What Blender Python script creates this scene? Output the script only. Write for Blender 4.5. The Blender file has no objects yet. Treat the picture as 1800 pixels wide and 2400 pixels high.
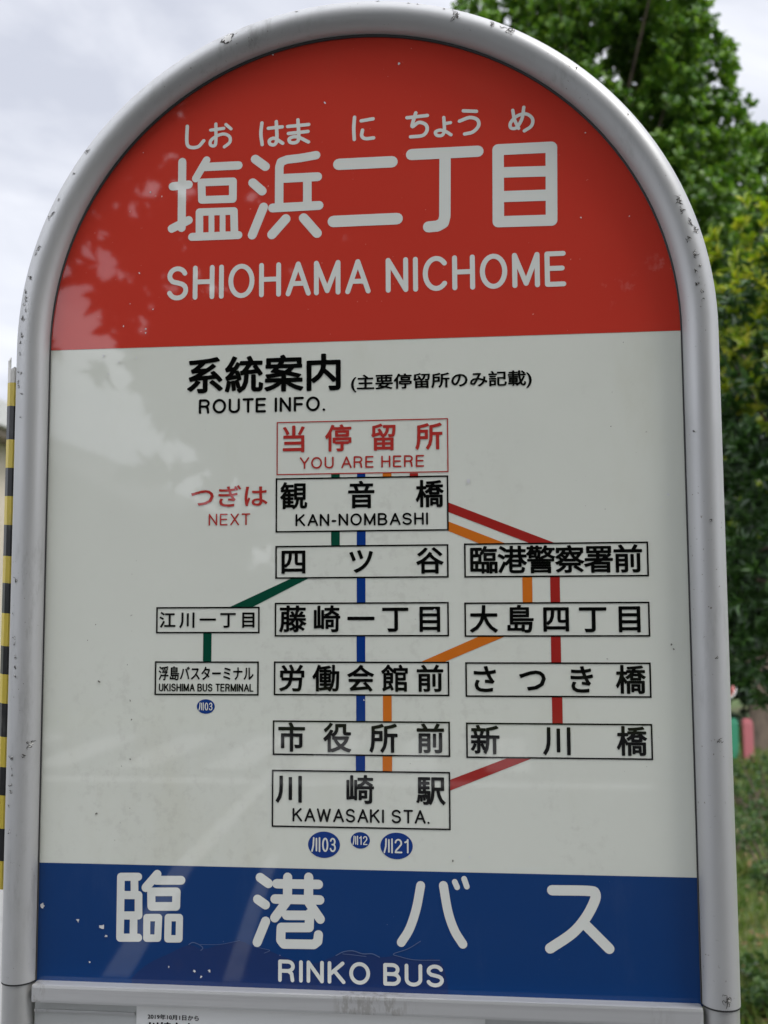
import bpy, bmesh, math, random, json
import numpy as np
from mathutils import Vector, Matrix
from mathutils.geometry import delaunay_2d_cdt
R = math.radians
sc = bpy.context.scene
COL = sc.collection

# ------------------------------------------------------------------ camera
cd = bpy.data.cameras.new('camera'); cam = bpy.data.objects.new('camera', cd); COL.objects.link(cam)
cd.sensor_fit = 'AUTO'; cd.sensor_width = 36.0; cd.lens = 35.852; cd.clip_start = 0.02; cd.clip_end = 2000
rt_ = Vector((0.9944150, 0.1054192, -0.0050523)); up_ = Vector((0.0138183, -0.0825903, 0.9964878)); bk_ = Vector((0.1046317, -0.9909922, -0.0835857))
M = Matrix((rt_, up_, bk_)).transposed().to_4x4(); M.translation = (0.08753, -0.65660, 1.60084)
cam.matrix_world = M; sc.camera = cam
cd.dof.use_dof = True; cd.dof.focus_distance = 0.655; cd.dof.aperture_fstop = 11.0

# ------------------------------------------------------------------ sky, sun, exposure
SUN_EL, SUN_AZ = R(58), R(112)          # azimuth clockwise from +Y
w = bpy.data.worlds.new('World'); sc.world = w; w.use_nodes = True
nt = w.node_tree; N = nt.nodes; L = nt.links
for n in list(N): N.remove(n)
def wn(t, **k):
    n = N.new(t)
    for a, b in k.items(): setattr(n, a, b)
    return n
out = wn('ShaderNodeOutputWorld'); bg = wn('ShaderNodeBackground'); L.new(bg.outputs[0], out.inputs[0])
sky = wn('ShaderNodeTexSky', sky_type='NISHITA', sun_disc=False, sun_elevation=SUN_EL, sun_rotation=SUN_AZ)
tc = wn('ShaderNodeTexCoord'); mp = wn('ShaderNodeMapping'); mp.inputs['Scale'].default_value = (1.5, 1.5, 3.2); mp.inputs['Location'].default_value = (0.35, 0.1, 0.2)
L.new(tc.outputs['Generated'], mp.inputs[0])
nz = wn('ShaderNodeTexNoise'); nz.inputs['Scale'].default_value = 2.6; nz.inputs['Detail'].default_value = 7; nz.inputs['Roughness'].default_value = 0.52; nz.inputs['Distortion'].default_value = 0.5
L.new(mp.outputs[0], nz.inputs['Vector'])
rp = wn('ShaderNodeValToRGB'); cr = rp.color_ramp
cr.elements[0].position = 0.36; cr.elements[0].color = (6.0, 6.25, 7.1, 1)
cr.elements[1].position = 0.66; cr.elements[1].color = (9.2, 9.35, 9.9, 1)
L.new(nz.outputs[0], rp.inputs[0])
# an overcast sky is brightest high up on the sun's side
dp = wn('ShaderNodeVectorMath', operation='DOT_PRODUCT'); L.new(tc.outputs['Generated'], dp.inputs[0]); dp.inputs[1].default_value = (0.05, -0.62, 0.78)
mr = wn('ShaderNodeMapRange'); mr.inputs[1].default_value = 0.0; mr.inputs[2].default_value = 1.0; mr.inputs[3].default_value = 1.0; mr.inputs[4].default_value = 3.4
L.new(dp.outputs['Value'], mr.inputs[0])
ml = wn('ShaderNodeMixRGB', blend_type='MULTIPLY'); ml.inputs[0].default_value = 1
L.new(rp.outputs[0], ml.inputs[1]); L.new(mr.outputs[0], ml.inputs[2])
mx = wn('ShaderNodeMixRGB'); mx.inputs[0].default_value = 0.9
L.new(sky.outputs[0], mx.inputs[1]); L.new(ml.outputs[0], mx.inputs[2])
L.new(mx.outputs[0], bg.inputs[0]); bg.inputs[1].default_value = 0.1
sl = bpy.data.lights.new('sun', 'SUN'); so = bpy.data.objects.new('sun', sl); COL.objects.link(so)
sl.energy = 1.4; sl.angle = R(11); sl.color = (1.0, 0.96, 0.90)
sd = Vector((math.sin(SUN_AZ)*math.cos(SUN_EL), math.cos(SUN_AZ)*math.cos(SUN_EL), math.sin(SUN_EL)))
so.rotation_euler = sd.to_track_quat('Z', 'Y').to_euler(); so.location = (6, 4, 12)
vs = sc.view_settings; vs.view_transform = 'Standard'; vs.look = 'None'; vs.exposure = 0.25; vs.gamma = 1.0

# ------------------------------------------------------------------ helpers
rng = np.random.default_rng(7); random.seed(7)
def thing(name, label, cat, loc=(0, 0, 0), group=None, kind=None):
    o = bpy.data.objects.new(name, None); o.empty_display_size = 0.1; COL.objects.link(o); o.location = loc
    return tag(o, label, cat, group, kind)
def tag(o, label=None, cat=None, group=None, kind=None):
    for k, v in (('label', label), ('category', cat), ('group', group), ('kind', kind)):
        if v: o[k] = v
    return o
def mesh(name, verts, faces, mat, parent=None, smooth=False, mats=None, idx=None):
    me = bpy.data.meshes.new(name); me.from_pydata([tuple(v) for v in verts], [], [tuple(f) for f in faces])
    for m in (mats or [mat]): me.materials.append(m)
    if idx is not None: me.polygons.foreach_set('material_index', np.asarray(idx, dtype=np.int32))
    if smooth: me.polygons.foreach_set('use_smooth', np.ones(len(me.polygons), dtype=bool))
    me.update()
    o = bpy.data.objects.new(name, me); COL.objects.link(o)
    if parent: o.parent = parent
    return o
class MB:
    def __init__(s): s.v = []; s.f = []; s.m = []
    def add(s, v, f, m=0):
        b = len(s.v); s.v += [tuple(q) for q in v]; s.f += [tuple(i+b for i in q) for q in f]; s.m += [m]*len(f); return s
    def box(s, x0, x1, y0, y1, z0, z1, m=0, bev=0.0):
        if bev <= 0:
            v = [(x, y, z) for z in (z0, z1) for y in (y0, y1) for x in (x0, x1)]
            return s.add(v, [(0,2,3,1),(4,5,7,6),(0,1,5,4),(2,6,7,3),(0,4,6,2),(1,3,7,5)], m)
        bm = bmesh.new(); bmesh.ops.create_cube(bm, size=1)
        for q in bm.verts: q.co = Vector(((x0+x1)/2+q.co.x*(x1-x0), (y0+y1)/2+q.co.y*(y1-y0), (z0+z1)/2+q.co.z*(z1-z0)))
        bmesh.ops.bevel(bm, geom=bm.edges[:], offset=bev, segments=2, affect='EDGES', profile=0.7)
        bm.verts.index_update(); s.add([q.co[:] for q in bm.verts], [[q.index for q in f.verts] for f in bm.faces], m); bm.free(); return s
    def tube(s, pts, rad, n=10, m=0, caps=True):
        pts = [Vector(p) for p in pts]; rad = rad if hasattr(rad, '__len__') else [rad]*len(pts)
        b = len(s.v); ref = None
        for i, p in enumerate(pts):
            t = (pts[min(i+1, len(pts)-1)]-pts[max(i-1, 0)]).normalized()
            if ref is None: ref = t.orthogonal().normalized()
            ref = (ref-t*ref.dot(t)).normalized(); q = t.cross(ref)
            for k in range(n):
                a = 2*math.pi*k/n; s.v.append(tuple(p+(ref*math.cos(a)+q*math.sin(a))*rad[i]))
        for i in range(len(pts)-1):
            for k in range(n):
                k2 = (k+1) % n; s.f.append((b+i*n+k, b+i*n+k2, b+(i+1)*n+k2, b+(i+1)*n+k)); s.m.append(m)
        if caps:
            for o_, rev in ((b, True), (b+(len(pts)-1)*n, False)):      # caps on vertices of their own keep the side shading clean
                e = len(s.v); s.v += s.v[o_:o_+n]; q_ = list(range(e, e+n)); s.f.append(tuple(q_[::-1] if rev else q_)); s.m.append(m)
        return s
    def build(s, name, mat, parent=None, smooth=False, mats=None): return mesh(name, s.v, s.f, mat, parent, smooth, mats, s.m)

def mat(name, col=(.5,.5,.5), rough=.5, metal=0, ior=1.5):
    m = bpy.data.materials.new(name); m.use_nodes = True
    b = m.node_tree.nodes['Principled BSDF']; b.inputs['Base Color'].default_value = (*col, 1); b.inputs['Roughness'].default_value = rough
    b.inputs['Metallic'].default_value = metal; b.inputs['IOR'].default_value = ior
    return m
def nodes(m): return m.node_tree.nodes, m.node_tree.links, m.node_tree.nodes['Principled BSDF']
def noise(m, scale, detail=4, rough=.55, stretch=(1,1,1), coord='Object', loc=(0,0,0)):
    n, l, b = nodes(m); t = n.new('ShaderNodeTexCoord'); mp = n.new('ShaderNodeMapping'); mp.inputs['Scale'].default_value = stretch; mp.inputs['Location'].default_value = loc
    z = n.new('ShaderNodeTexNoise'); z.inputs['Scale'].default_value = scale; z.inputs['Detail'].default_value = detail; z.inputs['Roughness'].default_value = rough
    l.new(t.outputs[coord], mp.inputs[0]); l.new(mp.outputs[0], z.inputs['Vector']); return z.outputs[0]
def ramp(m, src, a, b_, lo=0.0, hi=1.0):
    n, l, b = nodes(m); r = n.new('ShaderNodeMapRange'); r.interpolation_type = 'SMOOTHSTEP'
    for i, v in enumerate((a, b_, lo, hi)): r.inputs[i+1].default_value = v
    l.new(src, r.inputs[0]); return r.outputs[0]
def layer(m, fac, col):
    """mix a colour over the present base colour by fac"""
    n, l, b = nodes(m); x = n.new('ShaderNodeMixRGB'); inp = b.inputs['Base Color']
    if inp.links: l.new(inp.links[0].from_socket, x.inputs[1])
    else: x.inputs[1].default_value = inp.default_value[:]
    x.inputs[2].default_value = (*col, 1); l.new(fac, x.inputs[0]); l.new(x.outputs[0], inp); return m
def mul(m, a, b_):
    n, l, b = nodes(m); x = n.new('ShaderNodeMath'); x.operation = 'MULTIPLY'; l.new(a, x.inputs[0])
    if isinstance(b_, (int, float)): x.inputs[1].default_value = b_
    else: l.new(b_, x.inputs[1])
    return x.outputs[0]
def bump(m, src, strength=.2, dist=.01):
    n, l, b = nodes(m); u = n.new('ShaderNodeBump'); u.inputs['Strength'].default_value = strength; u.inputs['Distance'].default_value = dist
    l.new(src, u.inputs['Height']); l.new(u.outputs[0], b.inputs['Normal'])
def roughmap(m, src):
    n, l, b = nodes(m); l.new(src, b.inputs['Roughness'])

# ------------------------------------------------------------------ sign data, millimetres on the sign's face from the middle of its red edge
D = json.loads(r'''{"strokes":[["title",5.7,[[-119.16,128.22],[-119.1,81.87]],0,0],["title",5.86,[[-125.62,111.23],[-114.59,112.0]],0,0],["title",5.86,[[-125.89,81.69],[-114.31,87.0]],0,0],["title",5.24,[[-102.15,128.65],[-109.62,115.99]],0,0],["title",5.86,[[-103.39,123.82],[-80.03,123.77]],0,0],["title",5.4,[[-105.55,113.02],[-83.65,112.76],[-83.71,100.46],[-105.1,100.82]],0,1],["title",5.24,[[-106.63,77.29],[-106.79,92.32],[-82.85,92.03],[-82.42,76.56]],0,0],["title",4.01,[[-98.41,91.93],[-98.26,76.12]],0,0],["title",4.01,[[-90.7,91.58],[-90.57,75.79]],0,0],["title",5.55,[[-111.76,75.26],[-79.69,75.16]],0,0],["title",6.17,[[-68.36,127.55],[-61.3,122.0]],0,0],["title",6.17,[[-70.02,111.11],[-63.45,104.98]],0,0],["title",6.17,[[-62.44,93.82],[-70.13,74.74]],0,0],["title",5.86,[[-26.54,128.13],[-36.98,126.74],[-46.5,126.1],[-50.63,124.69],[-51.73,121.19],[-51.8,94.93]],0,0],["title",6.17,[[-51.23,113.09],[-25.58,113.11]],0,0],["title",5.86,[[-32.53,111.69],[-32.51,93.55]],0,0],["title",6.17,[[-56.23,92.89],[-24.63,93.19]],0,0],["title",6.47,[[-47.17,84.94],[-56.63,74.48]],0,0],["title",6.47,[[-35.02,85.03],[-25.88,74.1]],0,0],["title",7.88,[[-11.09,120.96],[24.68,120.9]],0,0],["title",7.88,[[-14.8,81.68],[27.89,81.7]],0,0],["title",7.71,[[37.98,125.18],[81.9,125.18]],0,0],["title",7.54,[[60.26,124.02],[59.67,81.84],[58.6,77.51],[54.67,75.42],[48.88,75.15]],0,0],["title",7.54,[[95.29,125.54],[130.1,125.45],[129.35,76.08],[94.76,76.59]],0,1],["title",7.19,[[95.07,109.92],[129.8,109.22]],0,0],["title",7.54,[[94.83,93.49],[129.5,93.05]],0,0],["kana",2.4,[[-115.94,153.26],[-116.2,144.15],[-115.42,139.56],[-112.15,137.93],[-107.84,138.61],[-104.27,142.42]],1,0],["kana",2.23,[[-99.48,149.62],[-90.32,150.39]],0,0],["kana",2.23,[[-95.92,153.8],[-95.81,141.24],[-97.04,138.4],[-99.56,139.26],[-99.23,142.33],[-95.31,145.21],[-90.29,146.39],[-86.33,144.36],[-86.12,140.36],[-89.86,137.29]],1,0],["kana",2.23,[[-88.91,153.04],[-85.3,149.75]],0,0],["kana",2.4,[[-63.88,152.74],[-64.55,144.99],[-63.62,137.53]],1,0],["kana",2.4,[[-59.41,148.69],[-49.83,149.24]],0,0],["kana",2.4,[[-53.92,153.09],[-53.52,140.78],[-55.1,137.07],[-58.12,137.59],[-58.48,140.32],[-55.12,141.4],[-49.43,137.67]],1,0],["kana",2.4,[[-46.11,149.22],[-31.62,149.86]],0,0],["kana",2.4,[[-45.56,144.31],[-32.14,145.02]],0,0],["kana",2.4,[[-39.04,153.52],[-38.48,140.87],[-40.42,137.73],[-44.31,138.12],[-44.67,140.84],[-39.54,141.64],[-31.78,137.63]],1,0],["kana",2.4,[[-0.37,153.15],[-0.92,145.47],[-0.59,137.74]],1,0],["kana",2.4,[[4.16,150.39],[12.17,151.37]],0,0],["kana",2.4,[[5.01,143.89],[4.47,139.98],[6.9,137.88],[12.47,138.11]],1,0],["kana",2.4,[[35.06,150.8],[48.69,151.64]],0,0],["kana",2.4,[[40.95,153.86],[38.47,144.72],[42.97,147.15],[47.43,145.47],[48.43,141.5],[45.3,137.94],[37.38,137.48]],1,0],["kana",2.23,[[59.66,149.59],[59.92,140.87],[58.34,137.41],[54.92,137.59],[54.08,139.95],[57.01,141.03],[60.42,140.13],[64.33,137.44]],1,0],["kana",2.23,[[59.96,145.31],[64.08,145.79]],0,0],["kana",2.4,[[72.71,153.48],[81.4,152.63]],0,0],["kana",2.4,[[70.07,146.52],[76.75,148.63],[81.84,146.93],[82.64,142.63],[78.84,138.59],[73.38,137.48]],1,0],["kana",2.23,[[105.32,151.97],[106.41,145.37],[109.01,139.41]],1,0],["kana",2.23,[[112.62,153.68],[111.31,145.98],[107.67,140.01],[103.96,140.04],[103.84,143.58],[108.13,147.92],[114.06,149.0],[118.04,145.6],[117.45,140.7],[112.69,137.45]],1,0],["operator",5.09,[[-142.77,-348.32],[-154.38,-348.59],[-154.34,-386.85],[-142.18,-386.5]],0,0],["operator",5.09,[[-145.4,-348.39],[-145.06,-359.89]],0,0],["operator",5.09,[[-153.87,-360.11],[-142.44,-359.83],[-142.24,-372.6],[-153.96,-372.92]],0,0],["operator",5.09,[[-145.47,-372.69],[-145.4,-386.59]],0,0],["operator",5.55,[[-130.15,-346.43],[-137.73,-355.06]],0,0],["operator",5.55,[[-130.87,-350.24],[-114.3,-349.85]],0,0],["operator",5.4,[[-133.99,-357.58],[-117.27,-357.17],[-117.46,-366.3],[-133.71,-366.72]],0,1],["operator",4.62,[[-136.68,-373.76],[-128.85,-373.55],[-129.29,-386.41],[-136.64,-386.63]],0,1],["operator",4.62,[[-122.57,-373.38],[-115.09,-373.18],[-115.23,-386.44],[-122.71,-386.65]],0,1],["operator",5.86,[[-62.54,-346.91],[-57.1,-350.53]],0,0],["operator",5.86,[[-64.12,-360.47],[-58.99,-363.78]],0,0],["operator",5.86,[[-58.8,-373.95],[-64.28,-387.1]],0,0],["operator",5.86,[[-44.66,-346.36],[-44.77,-359.98]],0,0],["operator",5.86,[[-31.06,-346.04],[-31.2,-359.93]],0,0],["operator",5.86,[[-51.7,-350.54],[-24.8,-350.34]],0,0],["operator",5.86,[[-52.86,-360.04],[-23.91,-359.89]],0,0],["operator",5.86,[[-45.07,-361.14],[-52.96,-371.64]],0,0],["operator",5.86,[[-30.9,-361.78],[-23.61,-371.7]],0,0],["operator",5.86,[[-45.34,-369.87],[-32.23,-369.66]],0,0],["operator",5.86,[[-30.44,-368.47],[-30.73,-377.02],[-48.75,-377.52],[-49.03,-385.22],[-47.08,-387.59],[-27.76,-387.3],[-25.24,-385.38],[-24.79,-381.4]],0,0],["operator",5.57,[[40.17,-349.48],[37.33,-363.63],[33.03,-375.96],[27.72,-384.45]],1,0],["operator",5.57,[[54.45,-349.14],[57.22,-365.15],[61.06,-376.19],[66.17,-384.33]],1,0],["operator",3.56,[[61.59,-346.72],[63.01,-349.95]],0,0],["operator",3.56,[[67.46,-344.75],[69.07,-349.4]],0,0],["operator",6.23,[[121.74,-350.36],[143.98,-350.22],[148.01,-351.73],[147.29,-356.76],[141.59,-366.92],[133.28,-376.15],[119.86,-385.34]],1,0],["operator",6.23,[[140.52,-369.55],[155.77,-384.46]],0,0]],"texts":[["latin","SHIOHAMA NICHOME",-128.64,138.0,31.62,55.2,"title_latin"],["fit","系統案内",-114.02,-10.01,-32.9,-7.8,"ink"],["fit","(主要停留所のみ記載)",-3.24,114.74,-34.57,-22.77,"ink"],["latin","ROUTE INFO.",-105.83,-20.37,-46.41,-36.53,"ink"],["em","当停留所",-41.39,47.91,-65.02,16.72,"red_ink",16.33],["latin","YOU ARE HERE",-37.36,44.63,-84.69,-76.88,"red_ink"],["em","観音橋",-41.24,48.02,-102.62,16.69,"ink",16.63],["latin","KAN-NOMBASHI",-40.11,46.82,-122.41,-114.42,"ink"],["fit","つぎは",-110.46,-58.84,-108.92,-94.63,"red_ink"],["latin","NEXT",-98.38,-70.28,-121.25,-113.4,"red_ink"],["em","四ツ谷",-41.39,47.7,-145.77,16.14,"ink",16.41],["em","臨港警察署前",82.1,172.85,-145.83,16.55,"ink",17.0],["em","大島四丁目",81.8,172.97,-183.44,16.39,"ink",16.64],["em","さつき橋",81.8,172.73,-221.35,16.71,"ink",16.93],["em","新川橋",81.68,172.5,-259.28,17.02,"ink",16.94],["em","江川一丁目",-125.54,-71.17,-183.31,9.99,"ink",10.16],["fit","浮島バスターミナル",-131.02,-67.59,-222.53,-213.3,"ink"],["latin","UKISHIMA BUS TERMINAL",-130.77,-67.54,-229.66,-224.55,"ink"],["em","藤崎一丁目",-41.75,47.47,-183.08,16.18,"ink",16.51],["em","労働会館前",-42.11,47.2,-221.09,16.03,"ink",16.22],["em","市役所前",-42.34,47.11,-258.82,17.36,"ink",16.64],["em","川崎駅",-43.37,47.12,-291.23,16.75,"ink",16.89],["latin","KAWASAKI STA.",-41.62,46.15,-311.56,-303.02,"ink"],["latin","RINKO BUS",-50.58,54.12,-410.9,-397.21,"operator_latin"]],"boxes":[["red",-52.5,60.01,-88.12,-53.48,1.0],["ink",-52.88,59.62,-125.87,-91.04,1.0],["ink",-52.92,59.24,-156.1,-135.6,1.0],["ink",70.27,185.11,-156.21,-135.28,1.0],["ink",70.03,184.92,-193.89,-173.06,1.0],["ink",70.18,184.72,-231.72,-210.91,1.0],["ink",70.22,184.66,-269.85,-248.76,1.0],["ink",-132.7,-64.22,-191.46,-175.2,1.0],["ink",-133.16,-64.6,-231.61,-210.64,1.0],["ink",-53.19,59.11,-193.61,-172.65,1.0],["ink",-53.62,58.97,-231.36,-210.6,1.0],["ink",-54.18,59.07,-269.36,-248.31,1.0],["ink",-54.67,58.9,-314.68,-279.64,1.0]],"badges":[["03",-99.14,-239.29,5.99,4.69],["03",-21.24,-325.68,10.28,8.22],["12",2.04,-322.54,6.17,5.14],["21",25.12,-325.52,10.28,8.22]],"routes":[["green",[-16.46,-87.74],[-10.81,-87.74],[-10.81,-90.79],[-16.46,-90.79]],["blue",[0.6,-88.05],[6.13,-88.05],[6.13,-91.09],[0.6,-91.09]],["orange",[17.44,-88.35],[23.23,-88.35],[23.23,-91.39],[17.44,-91.39]],["red",[35.08,-88.67],[40.6,-88.67],[40.6,-91.69],[35.08,-91.69]],["green",[-16.51,-125.85],[-10.85,-125.85],[-10.85,-135.42],[-16.51,-135.42]],["blue",[0.34,-126.05],[6.12,-126.05],[6.12,-135.59],[0.34,-135.59]],["blue",[0.23,-156.22],[5.89,-156.22],[5.89,-172.65],[0.23,-172.65]],["green",[-42.34,-156.16],[-30.63,-156.05],[-69.13,-175.21],[-84.81,-175.31]],["red",[59.78,-108.06],[59.71,-114.26],[112.05,-135.25],[126.95,-134.82]],["orange",[59.65,-120.35],[59.59,-126.53],[80.47,-135.31],[96.4,-135.08]],["orange",[106.62,-156.18],[112.78,-156.18],[112.78,-173.21],[106.62,-173.21]],["red",[124.08,-156.3],[130.14,-156.3],[130.14,-173.28],[124.08,-173.28]],["red",[123.85,-194.04],[130.01,-194.04],[130.01,-210.96],[123.85,-210.96]],["orange",[78.74,-194.09],[94.82,-194.3],[56.28,-210.4],[41.66,-210.18]],["red",[123.79,-231.83],[130.27,-231.83],[130.27,-248.77],[123.79,-248.77]],["red",[96.12,-269.88],[111.01,-270.09],[59.07,-290.8],[59.14,-284.1]],["green",[-101.33,-191.59],[-95.73,-191.59],[-95.73,-210.64],[-101.33,-210.64]],["blue",[0.03,-193.61],[5.63,-193.61],[5.63,-210.6],[0.03,-210.6]],["blue",[-0.35,-231.49],[5.51,-231.49],[5.51,-248.32],[-0.35,-248.32]],["orange",[16.91,-231.4],[22.51,-231.4],[22.51,-248.19],[16.91,-248.19]],["blue",[-0.69,-269.19],[5.27,-269.19],[5.27,-279.36],[-0.69,-279.36]],["orange",[16.53,-269.19],[22.59,-269.19],[22.59,-279.33],[16.53,-279.33]]],"scratches":[[0.7,[[-108.73,-389.7],[-106.11,-388.38],[-102.15,-389.51],[-99.51,-391.5],[-100.8,-393.19]]],[0.4,[[-102.15,-389.51],[-89.03,-389.12],[-80.33,-387.42],[-75.55,-386.24]]],[0.4,[[-66.2,-389.68],[-60.78,-390.75],[-56.02,-391.84],[-59.69,-393.6]]],[0.8,[[-13.57,-393.62],[-8.89,-391.24],[-2.94,-390.44],[3.42,-392.08],[9.34,-391.9],[13.98,-393.79]]],[0.5,[[-9.32,-392.47],[-2.95,-392.89],[5.53,-393.65]]],[0.6,[[39.9,-383.28],[31.9,-388.18],[22.84,-391.49],[26.61,-393.0],[36.04,-394.73],[51.71,-394.45]]]],"chips":[[-38.76,225.08,1.85],[16.17,229.59,2.47],[-182.95,134.8,3.08],[-191.75,119.07,2.16],[-202.16,101.13,1.85],[-208.04,89.57,4.93],[-215.52,68.11,3.08],[37.23,226.51,2.47],[43.49,225.1,1.54],[60.93,220.65,2.31],[68.34,215.76,7.4],[92.94,206.02,4.62],[104.39,202.04,7.4],[124.9,195.89,1.54],[146.44,174.25,1.85],[209.45,81.97,5.4],[210.71,74.99,3.08],[215.58,67.1,3.85],[219.05,61.59,4.32],[213.8,55.7,3.08],[178.61,141.08,1.39],[-217.79,64.7,2.25],[-221.47,48.48,3.06],[-224.41,38.16,2.7],[-223.81,33.4,3.15],[-224.86,29.18,1.8],[-223.11,24.86,1.35],[-225.4,19.75,2.88],[-225.59,7.98,2.7],[-226.92,3.32,1.98],[-226.91,-4.67,1.35],[-228.15,-16.35,1.08],[-225.9,-17.81,2.25],[-227.99,-22.9,1.8],[-227.6,-26.64,2.25],[-225.56,-31.36,0.9],[-224.38,-47.67,0.63],[217.62,46.3,3.6],[220.77,38.63,2.25],[217.71,35.2,2.25],[218.73,26.75,2.7],[221.11,21.8,2.25],[221.19,16.07,0.9],[214.7,-66.64,1.08],[222.13,-122.91,1.8],[-225.25,-156.43,3.15],[-227.03,-178.97,0.72],[-225.5,-194.23,1.8],[-225.41,-197.82,1.62],[-224.62,-206.76,2.25],[-224.25,-213.9,2.25],[-224.77,-219.24,1.62],[-213.65,-263.42,3.78],[-217.2,-270.48,2.52],[-225.74,-272.33,3.15],[-225.11,-278.47,1.62],[-224.7,-283.29,1.62],[-225.56,-289.87,2.25],[-224.79,-294.23,2.25],[-226.61,-302.99,1.26],[-225.46,-318.65,2.25],[223.6,-206.68,1.73],[223.61,-256.61,2.89],[222.94,-408.11,6.01]],"peel":[[-150.31,-415.9],[-137.21,-403.65],[-121.86,-395.9],[-108.73,-390.12],[-99.5,-392.33],[-89.03,-389.53],[-75.55,-386.66],[-66.2,-390.09],[-56.02,-392.25],[-45.66,-396.04],[-28.51,-399.19],[-13.57,-393.62],[-2.94,-390.65],[13.98,-393.79],[25.56,-392.63],[36.04,-394.93],[51.71,-394.65],[56.76,-409.57]],"specks":[[73.06,-94.25,3.7,0],[198.81,-105.23,1.85,0],[194.31,-113.0,1.23,0],[60.45,-333.99,1.64,1],[71.1,-331.4,1.64,0],[-206.76,-368.17,3.85,0],[-182.61,-376.6,3.08,0],[-166.68,-380.24,3.7,0],[-163.79,-385.96,2.16,0],[-174.31,-402.5,1.54,0],[-121.72,-404.15,1.54,0],[-104.98,-406.05,1.85,0],[-95.14,-405.74,2.16,0],[-100.4,-409.47,1.85,0],[-148.25,51.5,1.35,0],[-142.93,12.77,1.62,0],[-143.18,9.98,1.44,0],[-154.35,30.43,0.9,0],[-158.84,15.16,1.26,0],[-138.23,26.12,0.99,0],[-172.22,-4.92,2.7,0],[-161.73,-9.42,1.62,0],[-149.51,-7.0,1.62,0],[-168.67,-17.57,1.62,0],[-56.36,200.8,1.54,0],[-20.37,164.4,1.85,0],[-141.37,108.08,1.54,0],[-133.17,104.43,1.23,0],[-146.7,136.2,1.23,0],[29.93,188.67,2.16,0],[148.18,77.05,1.23,0],[179.24,76.42,1.23,0],[152.36,133.88,1.08,0],[-196.04,-240.82,1.35,0],[-199.1,-249.65,1.17,0],[-171.61,-308.61,1.8,1],[-179.79,-196.5,0.9,1],[-174.43,-186.1,1.08,1],[-171.4,-223.5,1.98,1],[-150.03,-235.72,1.26,1],[-148.91,-247.96,1.44,1],[-149.41,-273.66,1.26,1],[-155.27,-278.07,0.9,1],[-152.24,-212.43,0.9,1],[164.25,-60.91,1.08,1],[173.35,-6.58,0.72,1],[199.0,-105.5,1.26,0],[198.09,-199.19,1.64,1],[199.42,-202.06,1.85,1],[50.35,-177.23,1.82,0],[4.68,-234.7,1.56,0],[116.69,-257.83,1.23,0]]}''')
Z0 = 1.77
GLOSS_IOR, GLOSS_ROUGH = 1.48, .025
def face_mat(name, col, specks=None, grime=0.0):
    m = mat(name, col, GLOSS_ROUGH, 0, GLOSS_IOR)
    v = noise(m, 9, 5, .6); layer(m, ramp(m, v, .42, .75, 0, .10+grime), tuple(c*.75 for c in col))
    if specks:
        s = noise(m, 330, 2, .5); a = noise(m, 14, 2, .5, loc=(3,1,2))
        layer(m, mul(m, ramp(m, s, .735, .77), ramp(m, a, .45, .62)), specks)
    return m
M_white = face_mat('panel_white', (.66, .675, .60), (.38, .37, .33), .02)
v = noise(M_white, 5.5, 6, .62, (2.2, 1, .8), loc=(1.3, 0, .4)); layer(M_white, ramp(M_white, v, .50, .78, 0, .34), (.52, .51, .385))
v = noise(M_white, 2.6, 7, .7, (1.5, 1, .9), loc=(7, 2, 5)); v2 = noise(M_white, 120, 3, .7); layer(M_white, mul(M_white, ramp(M_white, v, .52, .60), ramp(M_white, v2, .48, .66, 0, .22)), (.42, .41, .36))
M_red = face_mat('film_red', (.52, .044, .028), (.62, .28, .24))
v = noise(M_red, 38, 6, .7, loc=(2, 0, 9)); v2 = noise(M_red, 7, 2, .5, loc=(5, 0, 1)); layer(M_red, mul(M_red, ramp(M_red, v, .60, .70, 0, .55), ramp(M_red, v2, .54, .66)), (.60, .20, .18))
M_blue = face_mat('film_blue', (.002, .036, .150), (.32, .36, .48))
v = noise(M_blue, 22, 6, .7, (1, 1, .35)); layer(M_blue, ramp(M_blue, v, .52, .74, 0, .45), (.020, .055, .17))
M_letter = face_mat('letter_white', (.67, .68, .63), None)
M_ink = face_mat('ink_black', (.003, .003, .003))
M_redink = face_mat('ink_red', (.40, .034, .028))
M_route = {'green': face_mat('route_green', (.004, .060, .034)), 'blue': face_mat('route_blue', (.006, .036, .20)), 'orange': face_mat('route_orange', (.58, .150, .016)), 'red': face_mat('route_red', (.33, .022, .018))}
M_scr = mat('scratch', (.075, .115, .235), .4)

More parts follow.
